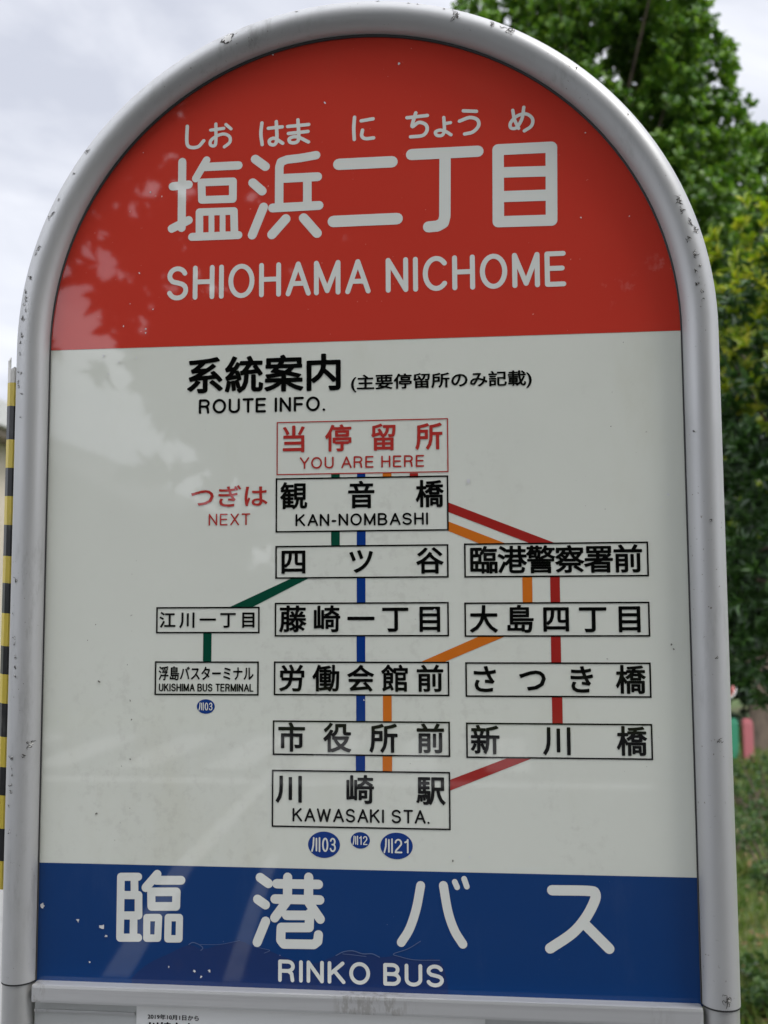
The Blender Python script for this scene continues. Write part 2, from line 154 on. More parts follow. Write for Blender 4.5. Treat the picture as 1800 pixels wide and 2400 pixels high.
# ------------------------------------------------------------------ lettering: union of round-ended strokes / outlines
def capsule(a, b, r, n=12):
    a = np.array(a); b = np.array(b); d = b-a; ln = np.hypot(*d)
    if ln < 1e-9: d = np.array([1.0, 0]); ln = 1.0
    t = math.atan2(d[1], d[0]); h = n//2
    A1 = np.linspace(t-math.pi/2, t+math.pi/2, h+1); A2 = np.linspace(t+math.pi/2, t+1.5*math.pi, h+1)
    P = [b+r*np.array([math.cos(q), math.sin(q)]) for q in A1]+[a+r*np.array([math.cos(q), math.sin(q)]) for q in A2]
    return P
def union(polys, eps=1e-5):
    vs, fs = [], []
    for P in polys:
        # counter-clockwise, jittered a hair so that edges never coincide
        k = len(vs); vs += [Vector((float(x)+random.uniform(-1,1)*eps*3, float(y)+random.uniform(-1,1)*eps*3)) for x, y in P]; fs.append(list(range(k, k+len(P))))
    ov, oe, of, _, _, orig = delaunay_2d_cdt(vs, [], fs, 1, eps)
    T = np.array([(p.x, p.y) for p in ov]); cen = np.array([T[list(f)].mean(0) for f in of]); ok = np.zeros(len(of), bool)
    for P in polys:     # keep what lies inside any of the (convex) pieces
        Q = np.asarray(P, float); e = np.roll(Q, -1, 0)-Q; lo, hi = Q.min(0), Q.max(0)
        c = np.where(~ok & (cen >= lo).all(1) & (cen <= hi).all(1))[0]
        if len(c): d = cen[c][:, None, :]-Q[None]; ok[c] |= ((e[None, :, 0]*d[..., 1]-e[None, :, 1]*d[..., 0]) > -eps*2).all(1)
    keep = [f for f, k in zip(of, ok) if k]
    return [(p.x, p.y) for p in ov], [tuple(f) for f in keep]
def spline(P, k=6):
    P = [np.array(p, float) for p in P]; Q = [2*P[0]-P[1]]+P+[2*P[-1]-P[-2]]; o = []
    for i in range(1, len(Q)-2):
        for j in range(k):
            t = j/k; a, b, c, d = Q[i-1], Q[i], Q[i+1], Q[i+2]
            o.append(.5*((2*b)+(-a+c)*t+(2*a-5*b+4*c-d)*t*t+(-a+3*b-3*c+d)*t**3))
    return o+[P[-1]]
def caps_of(P, w, n=14): return [capsule(P[i], P[i+1], w/2, n) for i in range(len(P)-1)]
def to3(P2, y): return [(x/1000, y, z/1000) for x, z in P2]
GC = {}
def font_shape(body, thick):
    key = (body, thick)
    if key in GC: return GC[key]
    cu = bpy.data.curves.new('t', 'FONT'); cu.body = body; cu.size = 1.0; cu.resolution_u = 3
    ob = bpy.data.objects.new('t', cu); COL.objects.link(ob); dg = bpy.context.evaluated_depsgraph_get(); dg.update()
    me = bpy.data.meshes.new_from_object(ob.evaluated_get(dg)); bpy.data.objects.remove(ob); bpy.data.curves.remove(cu)
    V = [(p.co.x, p.co.y) for p in me.vertices]; bm = bmesh.new(); bm.from_mesh(me); bmesh.ops.remove_doubles(bm, verts=bm.verts[:], dist=1e-5)
    polys = [[q.co.xy[:] for q in f.verts] for f in bm.faces]
    edges = [[q.co.xy[:] for q in e.verts] for e in bm.edges if len(e.link_faces) == 1]
    bm.free(); bpy.data.meshes.remove(me)
    def ccw(P):
        a = sum(P[i][0]*P[(i+1) % len(P)][1]-P[(i+1) % len(P)][0]*P[i][1] for i in range(len(P))); return P if a > 0 else P[::-1]
    r = union([ccw(P) for P in polys]+[capsule(e[0], e[1], thick, 8) for e in edges], 1e-6)
    GC[key] = r; return r
EMC = None
def em_ref():
    global EMC
    if EMC is None:
        v, _ = font_shape('国', 0.004); xs = [p[0] for p in v]; ys = [p[1] for p in v]
        EMC = ((min(xs)+max(xs))/2, (min(ys)+max(ys))/2, max(ys)-min(ys))
    return EMC
def arc(cx, cy, rx, ry, a0, a1, n=12): return [(cx+rx*math.cos(R(a0+(a1-a0)*i/n)), cy+ry*math.sin(R(a0+(a1-a0)*i/n))) for i in range(n+1)]
def LF():
    F = {}
    F['I'] = (.0, [[(0,0),(0,1)]])
    F['H'] = (.56, [[(0,0),(0,1)],[(.56,0),(.56,1)],[(0,.52),(.56,.52)]])
    F['O'] = (.70, [arc(.35,.5,.35,.5,0,360,28)])
    F['C'] = (.62, [arc(.35,.5,.35,.5,42,318,22)])
    F['S'] = (.56, [arc(.28,.745,.26,.255,20,200,10)+[(.12,.56),(.28,.515),(.44,.465)]+arc(.28,.265,.28,.265,30,-160,10)])
    F['A'] = (.66, [[(0,0),(.33,1),(.66,0)],[(.12,.34),(.54,.34)]])
    F['M'] = (.70, [[(0,0),(0,1),(.35,.06),(.70,1),(.70,0)]])
    F['N'] = (.56, [[(0,0),(0,1),(.56,0),(.56,1)]])
    F['E'] = (.50, [[(.5,0),(0,0),(0,1),(.5,1)],[(0,.52),(.46,.52)]])
    F['F'] = (.46, [[(0,0),(0,1),(.48,1)],[(0,.5),(.42,.5)]])
    F['L'] = (.44, [[(0,1),(0,0),(.46,0)]])
    F['T'] = (.56, [[(0,1),(.56,1)],[(.28,1),(.28,0)]])
    F['U'] = (.56, [[(0,1),(0,.3)]+arc(.28,.28,.28,.28,180,360,12)+[(.56,1)]])
    F['R'] = (.56, [[(0,0),(0,1),(.32,1)]+arc(.32,.75,.22,.25,90,-90,10)+[(0,.5)],[(.36,.49),(.48,.36),(.52,.0)]])
    F['B'] = (.56, [[(0,0),(0,1),(.30,1)]+arc(.30,.76,.21,.24,90,-90,10)+[(0,.52)],[(.3,.52)]+arc(.31,.26,.25,.26,90,-90,10)+[(0,0)]])
    F['K'] = (.58, [[(0,0),(0,1)],[(.54,1),(0,.38)],[(.19,.6),(.58,0)]])
    F['Y'] = (.60, [[(0,1),(.3,.45),(.6,1)],[(.3,.45),(.3,0)]])
    F['X'] = (.58, [[(0,0),(.56,1)],[(.02,1),(.58,0)]])
    F['W'] = (.90, [[(0,1),(.22,0),(.45,.96),(.68,0),(.9,1)]])
    F['-'] = (.22, [[(0,.38),(.22,.38)]])
    F['.'] = (.02, [[(0,.02),(.02,.0)]])
    F['0'] = (.5, [arc(.25,.5,.25,.5,0,360,24)])
    F['1'] = (.3, [[(.02,.80),(.18,.86),(.24,1),(.24,0)]])
    F['2'] = (.5, [arc(.25,.72,.25,.28,170,-25,12)+[(.3,.40),(.06,.16),(0,0),(.52,0)]])
    F['3'] = (.5, [arc(.25,.755,.22,.245,165,-75,12)+[(.2,.53)],[(.3,.53)]+arc(.25,.27,.25,.27,75,-165,14)])
    return F
LAT = LF()
def latin(s, x0, x1, zb, zt, ratio):
    """stroke lettering fitted to a rectangle, in mm"""
    w = (zt-zb)*ratio; adv = 0; segs = []; gap = .31
    for ch in s:
        if ch == ' ': adv += .38; continue
        wd, st = LAT[ch]; g = gap
        for q in st: segs.append([(adv+a, b) for a, b in q])
        adv += wd+g-(.05 if ch in 'AYTL' else 0)
    xs = [p[0] for q in segs for p in q]; a, b = min(xs), max(xs); kx = (x1-x0-w)/(b-a); kz = zt-zb-w
    polys = []
    for q in segs: polys += caps_of([(x0+w/2+(p[0]-a)*kx, zb+w/2+p[1]*kz) for p in q], w, 12)
    return polys
def fit(body, x0, x1, zb, zt, thick):
    v, f = font_shape(body, thick); xs = [p[0] for p in v]; ys = [p[1] for p in v]
    a, b, c, d = min(xs), max(xs), min(ys), max(ys)
    return [(x0+(p[0]-a)/(b-a)*(x1-x0), zb+(p[1]-c)/(d-c)*(zt-zb)) for p in v], f
def spread(body, cl, cr, zc, h, wd, thick):
    ex, ey, eh = em_ref(); V = []; F = []
    for i, ch in enumerate(body):
        v, f = font_shape(ch, thick); cx = cl+(cr-cl)*i/(len(body)-1); b = len(V)
        V += [(cx+(p[0]-ex)*wd/eh*.985, zc+(p[1]-ey)*h/eh*.985) for p in v]; F += [tuple(q+b for q in g) for g in f]
    return V, F
class Flat:
    def __init__(s): s.v = []; s.f = []
    def add(s, VF): b = len(s.v); s.v += VF[0]; s.f += [tuple(i+b for i in g) for g in VF[1]]; return s
    def rect(s, x0, x1, z0, z1): return s.add(([(x0,z0),(x1,z0),(x1,z1),(x0,z1)], [(0,1,2,3)]))
    def build(s, name, m, y, parent): return mesh(name, to3(s.v, y), s.f, m, parent)

# ================================================================== setting
def grassground():
    m = mat('turf', (.075, .12, .028), .9); v = noise(m, .9, 6, .65); layer(m, ramp(m, v, .45, .65), (.10, .10, .035)); v = noise(m, 14, 5, .6); layer(m, ramp(m, v, .5, .7, 0, .7), (.055, .042, .022)); bump(m, v, .6, .03); return m
def asphalt():
    m = mat('asphalt', (.040, .040, .042), .85); v = noise(m, 160, 3, .7); layer(m, ramp(m, v, .45, .75, 0, .6), (.10, .10, .10)); v2 = noise(m, .7, 4, .6); layer(m, ramp(m, v2, .45, .7, 0, .5), (.075, .073, .07)); bump(m, v, .3, .004); return m
def concrete(name, col):
    m = mat(name, col, .8); v = noise(m, 6, 6, .65); layer(m, ramp(m, v, .4, .75, 0, .5), tuple(c*.7 for c in col)); v = noise(m, 90, 3); bump(m, v, .2, .004); return m
M_turf, M_asph, M_conc, M_paint = grassground(), asphalt(), concrete('kerb_concrete', (.36, .355, .33)), mat('road_paint', (.60, .60, .58), .7)
v = noise(M_paint, 12, 6, .7); layer(M_paint, ramp(M_paint, v, .52, .72, 0, .7), (.22, .22, .22))
tag(MB().box(-60, -.8, .75, 9.8, -.6, .005).build('forecourt', concrete('forecourt_concrete', (.24, .237, .225))), kind='structure')
tag(MB().box(-600, 600, -600, 600, -2.0, -.13).build('ground', M_turf), kind='structure')
o = MB().box(-60, 60, .75, 60, -.6, 0).build('lawn', M_turf); tag(o, kind='structure')
o = MB().box(-60, 60, -1.55, .75, -.6, .004).build('pavement', concrete('pavement_concrete', (.17, .168, .16))); tag(o, kind='structure')
o = MB().box(-60, 60, -1.70, -1.55, -.6, .012, bev=.012).build('kerb', M_conc); tag(o, kind='structure')
o = MB().box(-60, 60, -12.6, -1.70, -.6, -.115).build('road', M_asph); tag(o, kind='structure')
mk = MB()
for i in range(11): 
    x = -9.5+i*.95; z = -.111
    mk.add([(x, -12.0, z), (x+.45, -12.0, z), (x+.45, -9.6, z), (x, -9.6, z)], [(0,1,2,3)])
mk.add([(-5.2, -9.05, -.111), (1.5, -9.05, -.111), (1.5, -8.75, -.111), (-5.2, -8.75, -.107)], [(0,1,2,3)])
mk.add([(-2.166, -9.66, -.111), (-2.034, -9.66, -.111), (-1.844, -5.88, -.111), (-1.976, -5.88, -.111)], [(0,3,2,1)])
mk.add([(-1.976, -5.88, -.111), (-1.844, -5.88, -.111), (-1.574, -3.98, -.111), (-1.706, -3.98, -.111)], [(0,3,2,1)])
mk.add([(-1.442, -6.26, -.111), (-1.358, -6.26, -.111), (-1.228, -5.2, -.111), (-1.312, -5.2, -.111)], [(0,3,2,1)])
mk.add([(-1.312, -5.2, -.111), (-1.228, -5.2, -.111), (-1.058, -3.98, -.111), (-1.142, -3.98, -.111)], [(0,3,2,1)])
tag(mk.build('road_marking', M_paint), kind='structure')

# house far left behind the sign; roof edge, wall, windows
def house(name, x0, x1, y0, y1, h, wallc, label, roofc, gable=None):
    t = thing(name, label, 'house', ((x0+x1)/2, (y0+y1)/2, 0)); cx, cy = (x0+x1)/2, (y0+y1)/2
    mw = mat(name+'_wall', wallc, .85); v = noise(mw, 3, 6, .6); layer(mw, ramp(mw, v, .4, .75, 0, .35), tuple(c*.75 for c in wallc)); v = noise(mw, 60, 3); bump(mw, v, .25, .01)
    mr_ = mat(name+'_roof', roofc, .7); v = noise(mr_, 20, 4, .6, (1, 6, 1)); layer(mr_, ramp(mr_, v, .4, .7, 0, .5), tuple(c*.6 for c in roofc)); bump(mr_, v, .4, .02)
    hx, hy = (x1-x0)/2, (y1-y0)/2
    if gable:
        b = MB(); b.add([(-hx,-hy,0),(hx,-hy,0),(hx,hy,0),(-hx,hy,0),(-hx,-hy,h),(hx,-hy,h),(hx,hy,h),(-hx,hy,h),(0,-hy,h+gable),(0,hy,h+gable)], [(0,1,5,8,4),(2,3,7,9,6),(1,2,6,5),(3,0,4,7)]); b.build('wall', mw, t)
        s = .45; k = gable/hx; r = MB()
        for sg in (-1, 1):
            a = [(0, -hy-s, h+gable), (sg*(hx+s), -hy-s, h-k*s), (sg*(hx+s), hy+s, h-k*s), (0, hy+s, h+gable)]
            vv = [(x, y, z+.02) for x, y, z in a]+[(x, y, z+.18) for x, y, z in a]
            r.add(vv, [(0,1,2,3),(7,6,5,4),(0,4,5,1),(1,5,6,2),(2,6,7,3),(3,7,4,0)])
        r.build('roof', mr_, t)
    else:
        MB().box(-hx, hx, -hy, hy, 0, h).build('wall', mw, t)
        MB().box(-hx-.35, hx+.35, -hy-.35, hy+.35, h, h+.30, bev=.02).build('roof', mr_, t)
        MB().box(-hx-.28, hx+.28, -hy-.28, hy+.28, h-.10, h-.002).build('soffit', mat('soffit_brown', (.20, .16, .12), .7), t)
    return t, hx, hy
M_glass = mat('window_glass', (.03, .035, .04), .05, 0, 1.5); M_frame = mat('window_frame', (.55, .55, .54), .4)
def window(t, x, y, z, w_, h_, side):
    f = MB(); e = .06
    f.box(x-w_/2-e, x+w_/2+e, min(y, y+side*.05), max(y, y+side*.05), z-e, z).box(x-w_/2-e, x+w_/2+e, min(y, y+side*.05), max(y, y+side*.05), z+h_, z+h_+e)
    f.box(x-w_/2-e, x-w_/2, min(y, y+side*.05), max(y, y+side*.05), z, z+h_).box(x+w_/2, x+w_/2+e, min(y, y+side*.05), max(y, y+side*.05), z, z+h_).box(x-.03, x+.03, min(y, y+side*.045), max(y, y+side*.045), z, z+h_)
    fo = f.build('window', M_frame, t)
    MB().box(x-w_/2, x+w_/2, min(y, y+side*.02), max(y, y+side*.02), z, z+h_).build('pane', M_glass, fo)
t, hx, hy = house('beige_house', -14.5, -5.72, 10.0, 17, 3.55, (.56, .49, .40), 'beige flat roofed house past the left edge of the bus stop sign', (.62, .62, .60))
window(t, 1.2, -hy, 1.0, 1.7, 1.2, -1); window(t, -2.2, -hy, 1.0, 1.7, 1.2, -1)
t, hx, hy = house('gabled_house', -14.0, -6.0, -24.5, -15.5, 3.15, (.15, .148, .14), 'grey gabled house across the road, mirrored faintly in the sign', (.12, .12, .125), 2.0)
window(t, 2.2, hy, .9, 1.8, 1.3, 1); window(t, -2.0, hy, .9, 1.8, 1.3, 1)

# ================================================================== vegetation
def leafmat(name, c1, c2, c3, trans=.28, rough=.42):
    m = mat(name, c1, rough); n, l, b = nodes(m)
    g = n.new('ShaderNodeNewGeometry'); r = n.new('ShaderNodeValToRGB'); e = r.color_ramp.elements
    e[0].position = 0; e[0].color = (*c1, 1); e[1].position = 1; e[1].color = (*c3, 1); k = e.new(.55); k.color = (*c2, 1)
    l.new(g.outputs['Random Per Island'], r.inputs[0]); l.new(r.outputs[0], b.inputs['Base Color'])
    t = n.new('ShaderNodeBsdfTranslucent'); x = n.new('ShaderNodeMixShader'); x.inputs[0].default_value = trans
    hs = n.new('ShaderNodeHueSaturation'); hs.inputs['Value'].default_value = 1.5; hs.inputs['Saturation'].default_value = 1.1; l.new(r.outputs[0], hs.inputs['Color']); l.new(hs.outputs[0], t.inputs[0])
    o = n['Material Output']; l.new(b.outputs[0], x.inputs[1]); l.new(t.outputs[0], x.inputs[2]); l.new(x.outputs[0], o.inputs[0]); return m
TPL = np.array([[0,0,0],[.30,.5,.10],[.68,.40,.08],[1,0,-.12],[.30,-.5,.10],[.68,-.40,.08],[.32,0,0],[.68,0,-.03]])
TF = [(0,6,1),(0,4,6),(1,6,7,2),(4,5,7,6),(2,7,3),(5,3,7)]
LOBE = np.array([[0,0,0],[.22,.10,.02],[.38,.50,.08],[.52,.17,.02],[.78,.36,.05],[1,0,-.10],[.78,-.36,.05],[.52,-.17,.02],[.38,-.50,.08],[.22,-.10,.02],[.5,0,-.03]])
LFc = [(10,i,i+1) for i in range(0,9)]+[(10,9,0)]
def leaves(P, d, nrm, ln, wd, tpl=TPL):
    """vectorised: P base points, d axis, nrm approximate normal"""
    P = np.asarray(P); d = d/np.linalg.norm(d, axis=1, keepdims=True)
    s = np.cross(nrm, d); s /= np.linalg.norm(s, axis=1, keepdims=True)+1e-9; u = np.cross(d, s)
    T = tpl[None]; L_ = np.asarray(ln)[:, None, None]; W_ = np.asarray(wd)[:, None, None]
    return P[:, None, :]+(d[:, None, :]*T[..., 0:1]*L_)+(s[:, None, :]*T[..., 1:2]*W_)+(u[:, None, :]*T[..., 2:3]*L_)
def leafmesh(name, V, mats, idx, parent, tf=TF):
    n, k = V.shape[:2]; me = bpy.data.meshes.new(name); F = np.array([len(f) for f in tf]); loops = np.concatenate([np.array(f) for f in tf])
    me.vertices.add(n*k); me.vertices.foreach_set('co', V.reshape(-1).astype(np.float32))
    lp = (loops[None]+(np.arange(n)*k)[:, None]).reshape(-1); me.loops.add(len(lp)); me.loops.foreach_set('vertex_index', lp.astype(np.int32))
    tot = np.tile(F, n); st = np.concatenate([[0], np.cumsum(tot)[:-1]]); me.polygons.add(len(tot)); me.polygons.foreach_set('loop_start', st.astype(np.int32)); me.polygons.foreach_set('loop_total', tot.astype(np.int32))
    for m in mats: me.materials.append(m)
    me.polygons.foreach_set('material_index', np.repeat(np.asarray(idx, dtype=np.int32), len(F))); me.polygons.foreach_set('use_smooth', np.ones(len(tot), dtype=bool))
    me.update(calc_edges=True); me.validate()
    o = bpy.data.objects.new(name, me); COL.objects.link(o); o.parent = parent; return o
def unit(n): v = rng.normal(size=(n, 3)); return v/np.linalg.norm(v, axis=1, keepdims=True)
def bark(name, c):
    m = mat(name, c, .9); v = noise(m, 14, 5, .65, (1, 1, .3)); layer(m, ramp(m, v, .4, .7), tuple(q*.5 for q in c)); bump(m, v, .6, .02); return m
M_bark = bark('bark_brown', (.14, .105, .075))
def rosettes(C, ax, nl, ln, wd, open_=.9, tpl=TPL):
    """whorls of leaves at points C with axes ax"""
    n = len(C); P = np.repeat(C, nl, 0); A_ = np.repeat(ax/np.linalg.norm(ax, axis=1, keepdims=True), nl, 0)
    r = unit(n*nl); r -= A_*(r*A_).sum(1, keepdims=True); r /= np.linalg.norm(r, axis=1, keepdims=True)
    o = rng.uniform(.35, 1.1, (n*nl, 1))*open_
    d = A_*(1-o*.55)+r*o; nrm = A_+unit(n*nl)*.25
    return leaves(P-A_*rng.uniform(0, .5, (n*nl, 1))*ln, d, nrm, ln*rng.uniform(.65, 1.2, n*nl), wd*rng.uniform(.75, 1.2, n*nl), tpl)
def crown_points(n, c, rad, lump, shell=.55, seed=0, cr=(.20, .36)):
    """points in a lumpy ellipsoid, gathered into clumps"""
    g = np.random.default_rng(seed); k = g.normal(size=(lump, 3)); k /= np.linalg.norm(k, axis=1, keepdims=True)
    cc = k*(shell+(1-shell)*g.uniform(0, 1, (lump, 1))); cr_ = g.uniform(cr[0], cr[1], lump)
    i = g.integers(0, lump, n); v = g.normal(size=(n, 3)); v /= np.linalg.norm(v, axis=1, keepdims=True); v *= g.uniform(.35, 1, (n, 1))**.5
    p = cc[i]+v*cr_[i][:, None]*np.array([1, 1, .8]); return p*np.array(rad)+np.array(c), v+cc[i]*.5+np.array([0, 0, .35]), p, cc*np.array(rad)+np.array(c)
def tree(name, label, base, c, rad, n, lump, nl, ln, wd, mats, young=0.0, seed=1, tr=.12, group=None, tpl=TPL, tf=TF, keep=None, up=0.0, extra=(), openn=.9, shell=.55, cr=(.20, .36)):
    t = thing(name, label, 'tree', base, group); off = np.array(base)
    P, ax, q, cc = crown_points(n, c, rad, lump, shell, seed, cr)
    ax = ax+np.array([0, 0, up])
    for x_, y_, z_, r_, k_ in extra:        # low hanging boughs
        e_ = unit(k_)*rng.uniform(.2, 1, (k_, 1)); P = np.r_[P, e_*r_*np.array([1, 1, .7])+np.array([x_, y_, z_])]; ax = np.r_[ax, e_+np.array([0, 0, -.1])]; q = np.r_[q, e_]; cc = np.r_[np.array([[x_, y_, z_]]), cc]
    if keep is not None: k = keep(P); P, ax, q = P[k], ax[k], q[k]
    V = rosettes(P, ax, nl, ln, wd, openn, tpl)-off
    y = (q[:, 2]*.6+np.linalg.norm(q, axis=1)*.5+rng.uniform(-.35, .35, len(q))) > (1.0-young) if young > 0 else np.zeros(len(q), bool)
    leafmesh('crown', V, mats, np.repeat(y.astype(int), nl), t, tf)
    b = MB(); c_ = Vector(c)-Vector(base); top = c_+Vector((0, 0, rad[2]*.12))
    b.tube([(0,0,-.1), (c_.x*.1, c_.y*.1, c_.z*.25), (c_.x*.5, c_.y*.5, c_.z*.62), tuple(c_), tuple(top)], [tr*1.25, tr, tr*.85, tr*.6, tr*.15], 10)
    g = random.Random(seed)
    for k in range(min(len(cc), 34)):
        e = Vector(cc[k])-Vector(base); s = Vector((c_.x*.6, c_.y*.6, c_.z*.7)).lerp(top, g.uniform(0, .7)); m_ = s.lerp(e, .55)+Vector((g.uniform(-.1,.1), g.uniform(-.1,.1), g.uniform(0,.2)))*rad[0]*.4
        b.tube([tuple(s), tuple(m_), tuple(e)], [tr*.35, tr*.2, tr*.06], 6)
    b.build('trunk', M_bark, t, True); return t
G_tree = leafmat('leaf_maple', (.034, .088, .014), (.085, .175, .024), (.185, .30, .045), .30)
G_dark = leafmat('leaf_dark', (.010, .026, .008), (.016, .040, .011), (.026, .060, .016), .12)
G_shr = leafmat('leaf_shrub', (.018, .050, .012), (.034, .085, .018), (.060, .130, .025), .2, .35)
G_yng = leafmat('leaf_young', (.15, .23, .022), (.26, .34, .036), (.42, .41, .055), .36, .4)
G_near = leafmat('leaf_near', (.020, .050, .012), (.032, .075, .016), (.05, .10, .02), .2)
G_low = leafmat('leaf_low', (.020, .055, .012), (.048, .105, .020), (.10, .165, .035), .24)
def hedge(lab, loc):
    t = thing('clipped_hedge', lab, 'hedge', loc); n = 5200
    P = np.c_[rng.uniform(-6, 7, n), rng.uniform(-.6, .6, n), rng.uniform(.02, 1, n)**.8*2.3]; P += unit(n)*.12
    leafmesh('foliage', rosettes(P, unit(n)*.6+np.array([0, -.4, .5]), 7, .15, .07, 1.0), [G_dark], np.zeros(n*7, int), t)
    b = MB()
    for x in np.linspace(-6, 7, 22): b.tube([(x, 0, -.1), (x+.1, .05, 1.0), (x, 0, 2.0)], [.05, .035, .01], 6)
    b.build('stem', M_bark, t, True)
tree('broadleaf_tree', 'tall bright green leafy tree rising behind the right shoulder of the sign', (1.2, 8.0, 0), (.88, 7.2, 5.15), (1.15, 1.2, 1.95), 11500, 170, 9, .070, .056, [G_tree, G_yng], 0, 3, .065, 'broadleaf trees in the park', tpl=LOBE, tf=LFc, openn=1.0, shell=.6, cr=(.15, .29), up=.9)
tree('broadleaf_tree', 'lower rounder leafy tree behind the tall one, at the right edge', (3.6, 9.2, 0), (2.55, 8.7, 4.75), (.95, 1.1, 1.15), 3600, 60, 9, .075, .06, [G_tree, G_yng], 0, 4, .10, 'broadleaf trees in the park', tpl=LOBE, tf=LFc, openn=1.0, shell=.6, cr=(.15, .29), up=.9)
tree('evergreen_tree', 'dark dense evergreen tree filling the shade behind the yellow tipped shrub', (2.91, 10.6, 0), (3.9, 12.0, 2.75), (3.3, 1.8, 2.75), 9000, 130, 9, .11, .05, [G_dark], 0, 5, .16, shell=.3)
hedge('long dark hedge closing the park behind the trees', (5, 12.7, 0)); hedge('long dark hedge across the road, mirrored low in the sign', (-2.5, -20.3, -.13))
tree('tipped_shrub', 'rounded evergreen shrub with yellow new leaves beside the right frame', (1.06, 2.75, 0), (1.36, 2.68, 2.06), (.82, .62, .90), 4600, 80, 10, .046, .0135, [G_shr, G_yng], .36, 8, .035, openn=.85, shell=.6, cr=(.17, .30))
BOUGHS = [[-0.88, -2.71, 2.33, 0.2, 190], [-0.77, -2.74, 2.29, 0.2, 200], [-0.86, -2.71, 2.42, 0.2, 160], [-0.69, -2.76, 2.17, 0.2, 160]]
for lab, base, c, rad, n, lump, ln, sd_ in (
    ('near roadside tree overhanging the pavement, its leaves mirrored in the red top of the sign', (2.6, -3.9, -.1), (1.22, -3.35, 3.74), (3.0, 1.6, 2.2), 17000, 330, .13, 21),
    ('dense tree across the road mirrored in the right of the white panel', (.2, -17.5, -.1), (.2, -17.5, 3.6), (3.3, 2.2, 3.7), 4600, 120, .24, 13),
    ('second dense tree across the road, farther right behind the first', (5.2, -18.0, -.1), (5.0, -18, 3.9), (3.4, 2.6, 4.0), 4000, 110, .26, 14),
    ('third dense tree across the road, beside the grey gabled house', (-3.4, -22.5, -.1), (-3.3, -22.5, 2.6), (2.3, 2.0, 2.9), 3600, 90, .24, 15)):
    tree('roadside_tree', lab, base, c, rad, n, lump, 9, ln, ln*.40, [G_near], 0, sd_, .15, 'roadside trees behind the photographer', openn=1.0, shell=.3, extra=BOUGHS if sd_ == 21 else ())
def low_shrub(name, label, loc, rad, n, ln, seed, group):
    t = thing(name, label, 'shrub', loc, group); P, ax, q, cc = crown_points(n, (0, 0, rad[2]*.9), rad, 14, .35, seed)
    leafmesh('foliage', rosettes(P, ax, 6, ln, ln*.45, 1.0), [G_low], np.zeros(len(P)*6, int), t)
    b = MB()
    for k in range(14): e = Vector(cc[k]); b.tube([(0,0,-.02), (e.x*.5, e.y*.5, e.z*.4), tuple(e*1.1)], [.009, .006, .002], 5)
    b.build('stem', M_bark, t, True); return t
low = [((1.62, 5.221), (0.34, 0.3, 0.27), 230, 0.03), ((1.942, 7.289), (0.4, 0.34, 0.24), 230, 0.034), ((2.023, 6.869), (0.42, 0.3, 0.27), 230, 0.034), ((1.486, 5.941), (0.3, 0.25, 0.22), 180, 0.03), ((1.052, 3.498), (0.16, 0.14, 0.085), 120, 0.03), ((1.204, 3.744), (0.2, 0.16, 0.11), 150, 0.03)]
LOWL = ['twiggy low green shrub with loose branches standing in the middle of the lawn', 'farthest low green shrub, standing in front of the green and pink posts', 'low green shrub right behind the loose twiggy one', 'small low shrub partly hidden behind the right frame tube', 'smallest low leafy weed on the nearest grass beside the frame foot', 'low leafy weed at the lower right corner among fallen leaves']
for i, (p, rad, n, ln) in enumerate(low): low_shrub('low_shrub', LOWL[i], (p[0], p[1], 0), rad, n, ln, 20+i, 'low shrubs on the lawn')

# grass
def grass():
    reg = []
    def patch(x0, x1, y0, y1, dens):
        n = int((x1-x0)*(y1-y0)*dens); reg.append(np.c_[rng.uniform(x0, x1, n), rng.uniform(y0, y1, n), np.zeros(n)])
    patch(.5, 3.8, 2.4, 12.0, 1500); patch(-.75, .5, .8, 9, 260); patch(3.8, 8, .8, 12, 160)
    P = np.concatenate(reg); n = len(P); cl = np.sin(P[:, 0]*3.1+np.sin(P[:, 1]*2.3)*1.5)*np.sin(P[:, 1]*2.7+P[:, 0])
    k = rng.uniform(-.9, 1, n) < cl+.55; P = P[k]; n = len(P); cl = cl[k]
    d = np.c_[rng.normal(size=(n, 2))*.55, np.ones(n)]; h = (.055+.05*np.clip(cl, 0, 1))*rng.uniform(.5, 1.5, n)
    V = leaves(P, d, unit(n), h, np.full(n, .0055))
    m = leafmat('grass_blade', (.075, .14, .022), (.14, .22, .038), (.26, .25, .09), .35, .5)
    o = leafmesh('grass', V, [m], np.zeros(n, int), None); tag(o, 'short patchy green grass on the lawn behind the sign', 'grass', None, 'stuff')
    n = 1500; P = np.c_[rng.uniform(.6, 3.8, n), rng.uniform(2.4, 7, n), np.full(n, .03)]; m = leafmat('litter', (.16, .085, .035), (.24, .17, .07), (.36, .31, .20), .1, .8)
    o = leafmesh('leaf_litter', leaves(P, unit(n)*np.array([1,1,.25]), np.array([[0,0,1.]])+unit(n)*.4, np.full(n, .045), np.full(n, .022)), [m], np.zeros(n, int), None); tag(o, 'dry fallen leaves scattered through the grass', 'fallen leaves', None, 'stuff')
grass()
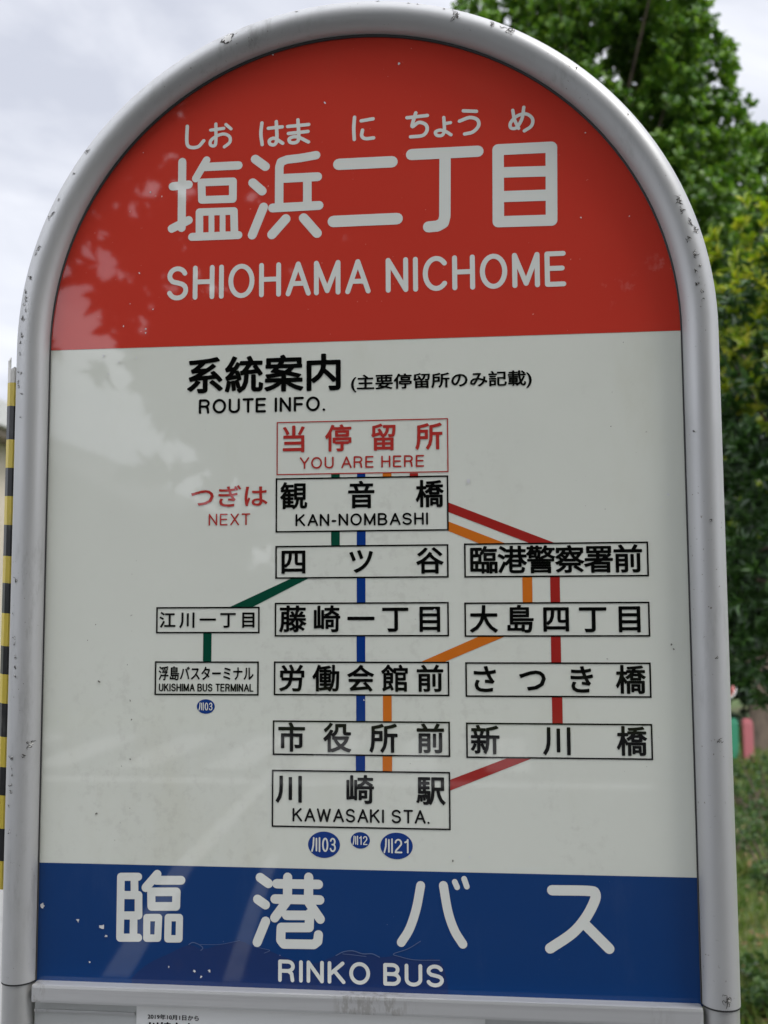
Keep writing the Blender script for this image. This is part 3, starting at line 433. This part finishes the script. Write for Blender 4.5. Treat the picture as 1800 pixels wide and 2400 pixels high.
# short painted posts, round sign
def short_post(loc, col, cname):
    t = thing('short_post', 'short '+cname+' painted post standing in the grass under the trees', 'post', (*loc, 0), 'short painted posts')
    m = mat('post_paint_'+cname, col, .45); v = noise(m, 9, 5, .6); layer(m, ramp(m, v, .45, .75, 0, .35), tuple(.75*c+.03 for c in col))
    MB().box(-.046, .046, -.055, .055, -.1, .40, bev=.018).build('shaft', m, t)
    MB().box(-.036, .036, -.042, .042, .398, .42, bev=.010).build('cap', m, t)
    return t
short_post((2.369, 9.612), (.035, .24, .13), 'green'); short_post((2.504, 9.597), (.44, .13, .14), 'pink')
t = thing('round_sign', 'small round pink sign with white rim on a white stake under the trees', 'sign', (1.991, 8.037, 0))
mw = mat('sign_white', (.7, .7, .68), .5); mp_ = mat('sign_pink', (.62, .18, .17), .5)
MB().tube([(0, .004, 0.836), (0, .014, 0.836)], .072, 32).build('rim', mw, t); MB().tube([(0, -.004, 0.836), (0, .0035, 0.836)], .056, 32).build('disc', mp_, t)
MB().tube([(0, .03, -.1), (0, .03, 0.836+.05)], .015, 12).build('stake', mw, t)


# ================================================================== the bus stop sign
sign = thing('bus_stop_sign', 'arched bus stop sign with red top, route diagram and blue band, silver tube frame', 'sign')
sign.location = (0, 0, 0)
def sub(o): return o
RT, RC = .0113, .2215; ZJ = -.4145
M_alu = mat('tube_aluminium', (.46, .46, .455), .46, .5); v = noise(M_alu, 5, 4, .5); layer(M_alu, ramp(M_alu, v, .4, .75, 0, .5), (.36, .363, .36)); v = noise(M_alu, 9, 3, .5); roughmap(M_alu, ramp(M_alu, v, .3, .8, .46, .54))
v = noise(M_alu, 70, 6, .75, (1, 1, .22)); v2 = noise(M_alu, 6, 3, .5, loc=(4, 1, 2)); layer(M_alu, mul(M_alu, ramp(M_alu, v, .50, .68, 0, .6), ramp(M_alu, v2, .46, .62)), (.25, .245, .23))
v = noise(M_alu, 420, 2, .5); v2 = noise(M_alu, 16, 2, .5); layer(M_alu, mul(M_alu, ramp(M_alu, v, .70, .74), ramp(M_alu, v2, .5, .66)), (.20, .18, .16))
M_pole = mat('pole_aluminium', (.44, .44, .43), .45, .6); v = noise(M_pole, 30, 5, .7, (1, 1, .3)); layer(M_pole, ramp(M_pole, v, .48, .72, 0, .6), (.30, .28, .25))
face = mesh('face_panel', [(x, 0, Z0+z) for x, z in [(-.213, -.417), (.213, -.417)]+[(.213*math.cos(a), .213*math.sin(a)) for a in np.linspace(0, math.pi, 61)]], [tuple(range(63))], M_white, sign)
# shift of everything on the face: sign data sit around Z0
def onface(o): 
    o.location = (0, 0, Z0); return o
o = mesh('face_backing', [], [], M_pole, face); bpy.data.objects.remove(o)
bk = [(-.213, -.417), (.213, -.417)]+[(.213*math.cos(a), .213*math.sin(a)) for a in np.linspace(0, math.pi, 61)]; nb = len(bk)
mesh('back_panel', [(x, .0005, Z0+z) for x, z in bk]+[(x, .004, Z0+z) for x, z in bk], [tuple(reversed(range(nb, 2*nb)))]+[(i, (i+1) % nb, nb+(i+1) % nb, nb+i) for i in range(nb)], M_pole, sign)
Y1, Y2, Y3 = -.00012, -.00024, -.00036
arcp = [(211.4*math.cos(a), 211.4*math.sin(a)) for a in np.linspace(0, math.pi, 73)]
f = Flat(); f.add((arcp, [tuple(range(len(arcp)))])); onface(f.build('red_field', M_red, Y1, face))
f = Flat(); f.rect(-211.4, 211.4, -416.8, -340.8); onface(f.build('blue_field', M_blue, Y1, face))
def strokes(grp, k0, k1):
    P = []
    for g, wd, pts, smo, clo in [q for q in D['strokes'] if q[0] == grp][k0:k1]:
        q = spline(pts) if smo else list(pts)
        if clo: q = q+[q[0]]
        P += caps_of(q, wd)
    return union(P, 1e-4)
def flat(name, VF, m, y, par=face): return onface(Flat().add(VF).build(name, m, y, par))
for nm, grp, cnt in (('title_character', 'title', (10, 9, 2, 2, 3)), ('reading_word', 'kana', (4, 6, 3, 6, 2)), ('operator_character', 'operator', (9, 11, 4, 2))):
    k = 0
    for c in cnt: flat(nm, strokes(grp, k, k+c), M_letter, Y2); k += c
    assert k == sum(q[0] == grp for q in D['strokes'])
RATIO = {'SHIOHAMA NICHOME': .14, 'ROUTE INFO.': .165, 'YOU ARE HERE': .14, 'NEXT': .125, 'KAN-NOMBASHI': .158, 'UKISHIMA BUS TERMINAL': .16, 'KAWASAKI STA.': .148, 'RINKO BUS': .17}
NAMES = {'SHIOHAMA NICHOME': 'roman_lettering', 'RINKO BUS': 'company_lettering', 'ROUTE INFO.': 'heading_lettering', 'NEXT': 'next_lettering'}
def shape(T):
    k, s, x0, x1, a, b = T[:6]
    if k == 'latin': return union(latin(s, x0, x1, a, b, RATIO[s]), 1e-4)
    if k == 'fit': return fit(s, x0, x1, a, b, {'系統案内': .025, 'つぎは': .014, '浮島バスターミナル': .020}.get(s, .021))
    return spread(s, x0, x1, a, b, T[7], .021 if T[6] == 'ink' else .020)
loose = []
boxes = [[b, Flat()] for b in D['boxes']]
for b, fl in boxes:
    n_, x0, x1, zb, zt, wd = b; h = wd*(.50 if n_ == 'ink' else .36)
    fl.rect(x0-h, x1+h, zt-h, zt+h).rect(x0-h, x1+h, zb-h, zb+h).rect(x0-h, x0+h, zb+h, zt-h).rect(x1-h, x1+h, zb+h, zt-h)
for T in D['texts']:
    cx = (T[2]+T[3])/2; cz = T[4] if T[0] == 'em' else (T[4]+T[5])/2
    hit = [fl for b, fl in boxes if b[1] < cx < b[2] and b[3] < cz < b[4]]
    if hit: hit[0].add(shape(T)); continue
    m = {'title_latin': M_letter, 'operator_latin': M_letter, 'ink': M_ink, 'red_ink': M_redink}[T[6]]
    flat(NAMES.get(T[1], 'heading_lettering' if T[6] == 'ink' else 'next_lettering'), shape(T), m, Y2)
for b, fl in boxes: onface(fl.build('stop_box', M_redink if b[0] == 'red' else M_ink, Y2, face))
for q in D['routes']:
    P = q[1:]; a = sum(P[i][0]*P[(i+1) % 4][1]-P[(i+1) % 4][0]*P[i][1] for i in range(4))
    onface(Flat().add((P if a > 0 else P[::-1], [(0,1,2,3)])).build('route_line', M_route[q[0]], Y1, face))['label'] = q[0]+' bus route line'
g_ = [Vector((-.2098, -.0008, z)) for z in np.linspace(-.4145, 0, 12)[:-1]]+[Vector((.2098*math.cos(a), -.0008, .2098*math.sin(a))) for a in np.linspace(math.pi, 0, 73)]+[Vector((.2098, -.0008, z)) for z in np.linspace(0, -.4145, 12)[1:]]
onface(MB().tube(g_, [.0005+.0006*max(0, p.z)/.21 for p in g_], 8).build('shadow_line', mat('shadow_line_dark', (.03, .03, .03), .7), sign, True))  # thin dark ring standing in for the shadow line between panel and tube
for num, x, z, rx, rz in D['badges']:
    disc = [(x+rx*math.cos(a), z+rz*math.sin(a)) for a in np.linspace(0, 2*math.pi, 40, endpoint=False)]
    hw = rx*.74; hh = rz*.50; zb, zt = z-hh, z+hh; sw = rz*.125
    P = []
    lx = x-hw
    for k, q in enumerate(([(lx+.26*hw*.5, zt), (lx+.20*hw*.5, z-.1*hh), (lx-.02*hw, zb)], [(lx+.36*hw, zt-.1*hh), (lx+.36*hw, zb+.1*hh)], [(lx+.62*hw, zt), (lx+.62*hw, zb)])): P += caps_of(q, sw, 10)
    A_ = union(P, 1e-4); B_ = union(latin(num, x-hw*.16, x+hw*1.0, zb-sw*.3, zt+sw*.3, sw/(zt-zb+sw*.6)), 1e-4)
    v3 = to3(disc, Y1)+to3(A_[0], Y2)+to3(B_[0], Y2); na = len(disc); nb_ = na+len(A_[0])
    fs = [tuple(range(na))]+[tuple(i+na for i in g) for g in A_[1]]+[tuple(i+nb_ for i in g) for g in B_[1]]
    onface(mesh('number_badge', v3, fs, None, face, mats=[M_route['blue'], M_letter], idx=[0]+[1]*(len(fs)-1)))
M_peel = face_mat('film_peeled', (.010, .030, .120)); v = noise(M_peel, 40, 5, .7); layer(M_peel, ramp(M_peel, v, .5, .7, 0, .5), (.022, .036, .115))
pp = spline(D['peel'], 3); onface(Flat().add(union([[a_, b_, (b_[0], -415.5), (a_[0], -415.5)][::-1] for a_, b_ in zip(pp, pp[1:])], 1e-4)).build('peeled_film', M_peel, -.00018, face))
f = Flat()
for wd, pts in D['scratches']: f.add(union(caps_of(spline(pts, 4), wd*.7, 8), 1e-4))
onface(f.build('scratch_mark', M_scr, Y3, face))

# silver tube
path = [Vector((-RC, 0, z)) for z in np.linspace(ZJ, 0, 20)[:-1]]+[Vector((RC*math.cos(a), 0, RC*math.sin(a))) for a in np.linspace(math.pi, 0, 97)]+[Vector((RC, 0, z)) for z in np.linspace(0, ZJ, 20)[1:]]
onface(MB().tube(path, RT, 40).build('frame_tube', M_alu, sign, True))
for s in (-1, 1):
    p = MB(); p.tube([(s*RC, 0, -1.745), (s*RC, 0, ZJ-.0012)], RT*.94, 32); onface(p.build('pole', M_pole, sign, True))
    g = MB(); g.tube([(s*RC, 0, ZJ-.0011), (s*RC, 0, ZJ-.0001)], RT*.99, 32); onface(g.build('joint_gap', mat('joint_dark', (.02, .02, .02), .8), sign))
# rail, timetable board, notice
M_rail = mat('rail_aluminium', (.60, .60, .595), .34, .5); v = noise(M_rail, 60, 4, .7, (.04, 1, 3)); layer(M_rail, ramp(M_rail, v, .4, .7, 0, .4), (.42, .42, .42))
v = noise(M_rail, 260, 4, .75, (1, 1, .35)); v2 = noise(M_rail, 9, 2, .5, (1, 0, 0), loc=(.62, 0, 0)); layer(M_rail, mul(M_rail, ramp(M_rail, v, .46, .60), ramp(M_rail, v2, .52, .58, 0, .55)), (.30, .28, .25))
onface(MB().box(-.2096, .2096, -.0085, .006, -.4261, -.4150, bev=.0018).build('cross_rail', M_rail, sign))
M_board = mat('board_grey', (.50, .51, .50), .3); v = noise(M_board, 8, 5, .6); layer(M_board, ramp(M_board, v, .45, .7, 0, .4), (.40, .40, .38))
onface(MB().box(-.2096, .2096, -.0022, .006, -1.02, -.4263).build('timetable_board', M_board, sign))
onface(MB().box(-.2096, -.1425, -.0036, -.0023, -.4335, -.4318, bev=.0004).build('board_lip', M_rail, sign))
onface(MB().box(-.2096, .2096, -.0085, .006, -1.034, -1.0203, bev=.0012).build('cross_rail', M_rail, sign))
MB().box(-.36, .36, -.20, .20, .0, .09, bev=.012).build('base_block', concrete('base_concrete', (.38, .375, .36)), sign)
note = thing('notice_sheet', 'white printed paper notice fixed on the grey board under the blue band', 'notice', (-.0311, -.0024, Z0-.4266))
M_paper = mat('paper', (.78, .78, .765), .35)
MB().box(-.1106, .1106, -.0006, -.0002, -.155, 0).build('sheet', M_paper, note)
def noteflat(name, VF, m): o = Flat().add(VF).build(name, m, -.00075, note); o.location = (.0311, 0, .4266); return o
noteflat('date_lettering', fit('2019年10月1日から', -134.3, -100.9, -435.5, -432.2, .022), M_ink)
noteflat('notice_lettering', fit('川崎市内', -134.3, -104.0, -444.6, -436.9, .035), M_ink)
noteflat('number_lettering', fit('310', -80.2, -57.5, -448.2, -437.0, .03), mat('notice_red', (.52, .04, .02), .4))
# blistered and chipped paint on the tube
def on_tube(x, z, off):
    x, z = x/1000, z/1000
    u = (math.hypot(x, z) if z > 0 else abs(x))-RC; u = max(-RT*.985, min(RT*.985, u)); return (x, -math.sqrt(RT*RT-u*u)-off, z)
def blob(b, x, z, a, asp, ang, off, m, g, n=11):
    ph = [g.uniform(.55, 1.25) for _ in range(n)]; v = [on_tube(x, z, off)]
    for rr in (.5, 1):
        for k in range(n):
            t = 2*math.pi*k/n; px = math.cos(t)*a*ph[k]*rr; pz = math.sin(t)*a*asp*ph[k]*rr
            v.append(on_tube(x+px*math.cos(ang)-pz*math.sin(ang), z+px*math.sin(ang)+pz*math.cos(ang), off))
    b.add(v, [(0, 1+k, 1+(k+1) % n) for k in range(n)]+[(1+k, 1+n+k, 1+n+(k+1) % n, 1+(k+1) % n) for k in range(n)], m)
g = random.Random(4); b = MB()
for x, z, s in D['chips']:
    s *= .62; k = max(2, int(2.5+s*2.4))
    for i in range(k):
        r = s*g.uniform(0, .95); t = g.uniform(0, 6.28); px, pz = x+r*math.cos(t)*.6, z+r*math.sin(t); a = g.uniform(.30, .66)*min(1.5, .55+s*.35); an = g.uniform(0, 3.14); asp = g.uniform(.22, .6)
        blob(b, px, pz, a*1.5, asp, an, .00010, 0, g)
        if g.random() < .75: blob(b, px+g.uniform(.05, .2), pz+.12, a*1.15, asp, an, .00018, 1, g)
def squiggle(b, x, z, s, off, g):
    n = 6; w_ = g.uniform(.16, .30); t = g.uniform(0, 6.28); P = [(x+g.uniform(-.5, .5)*s*.6, z+g.uniform(-.5, .5)*s)]
    for i in range(n): t += g.uniform(-1.3, 1.3); q = s*g.uniform(.12, .26); P.append((P[-1][0]+math.cos(t)*q, P[-1][1]+math.sin(t)*q))
    P = spline(P, 3); v = []
    for i, p in enumerate(P):
        d = np.array(P[min(i+1, len(P)-1)])-np.array(P[max(i-1, 0)]); d = d/(np.hypot(*d)+1e-9); h = w_*(.35+.65*math.sin(3.14*i/(len(P)-1)))*g.uniform(.7, 1.2)
        v += [on_tube(p[0]-d[1]*h, p[1]+d[0]*h, off), on_tube(p[0]+d[1]*h, p[1]-d[0]*h, off)]
    b.add(v, [(2*i, 2*i+1, 2*i+3, 2*i+2) for i in range(len(P)-1)], 0)
k = 0
for x, z, s in D['chips']:
    for i in range(1 if s < 2.5 else 3 if s < 6 else 6): squiggle(b, x, z, max(s, 2.2)*.75, .00030+k*.0000015, g); k += 1
x, z = [-85.5, 208.12]
for dx, dz, a, s in ((0, 0, 3.0, .8), (1.9, 1.5, 1.6, .6), (-2.3, -.6, 1.6, .6), (-.5, -2.2, 1.3, .8), (.5, 2.2, 1.2, .7)): blob(b, x+dx*1.3, z+dz*1.3, a*1.5, s, .7, .00010, 0, g, 14)
for dx, dz, a, s in ((.1, .2, 2.6, .8), (1.7, 1.6, 1.3, .6), (-1.9, -.3, 1.2, .6), (-.4, -1.8, 1.0, .8), (.45, 2.2, .9, .7)): blob(b, x+dx*1.3, z+dz*1.3, a*1.4, s, .7, .00025, 1, g, 14)
M_chipd = mat('chip_edge', (.045, .040, .036), .7); M_chipl = mat('chip_skin', (.62, .61, .58), .55)
onface(b.build('chipped_paint', None, sign, False, [M_chipd, M_chipl]))
# paint and dirt specks on the face
sp = [MB(), MB()]
for x, z, d_, k in D['specks']:
    n = 9; r_ = [d_*.42*g.uniform(.4, 1.3) for _ in range(n)]; sp[k].add([(x/1000, Y3, z/1000)]+[((x+r_[i]*math.cos(6.283*i/n))/1000, Y3-.00004, (z+r_[i]*1.1*math.sin(6.283*i/n))/1000) for i in range(n)], [(0, 1+i, 1+(i+1) % n) for i in range(n)])
onface(sp[0].build('paint_speck', mat('speck_white', (.60, .60, .60), .5), face)); onface(sp[1].build('dirt_speck', mat('speck_dark', (.14, .13, .11), .7), face))
# black and yellow guard strip
gd = thing('striped_guard', 'narrow black and yellow striped plastic guard strip with torn white top, left of the frame', 'guard strip', (-.2365, 0, Z0-.35))
M_yel = mat('guard_yellow', (.58, .44, .05), .35); M_blk = mat('guard_black', (.012, .012, .013), .3); M_wht = mat('guard_plastic', (.62, .60, .55), .4)
for m_, c_ in ((M_yel, (.42, .32, .07)), (M_blk, (.06, .06, .055)), (M_wht, (.45, .42, .36))):
    v = noise(m_, 90, 5, .7, (1, 1, .4)); layer(m_, ramp(m_, v, .5, .7, 0, .7), c_)
cs = [(.0085, .0085), (.0045, .0032), (.0008, .0010), (-.0020, .0012), (-.0052, .0042), (-.0066, .0100)]
zs = [-0.0213, -0.0386, -0.0599, -0.0794, -0.1006, -0.1189]
per = (zs[5]-zs[1])/4
while zs[-1] > -.34: zs.append(zs[-1]+per)
v = []; f_ = []; ix = []
top = [zs[0]+q for q in (.006, .008, .011, .009, .016, .020)]
rows = [top]+[[zz+(.0012*math.sin(i*1.9)) - .0004*(c[0]-.0005)/.005 for c in cs] for i, zz in enumerate(zs)]
for r in rows: v += [(c[0], c[1], zq+.35) for c, zq in zip(cs, r)]
n = len(cs)
for i in range(len(rows)-1):
    for k in range(n-1): f_.append((i*n+k, i*n+k+1, (i+1)*n+k+1, (i+1)*n+k)); ix.append(2 if i == 0 else (0 if i % 2 else 1))
o = mesh('strip', v, f_, None, gd, mats=[M_yel, M_blk, M_wht], idx=ix); sm = o.modifiers.new('thickness', 'SOLIDIFY'); sm.thickness = .0008; sm.offset = 0
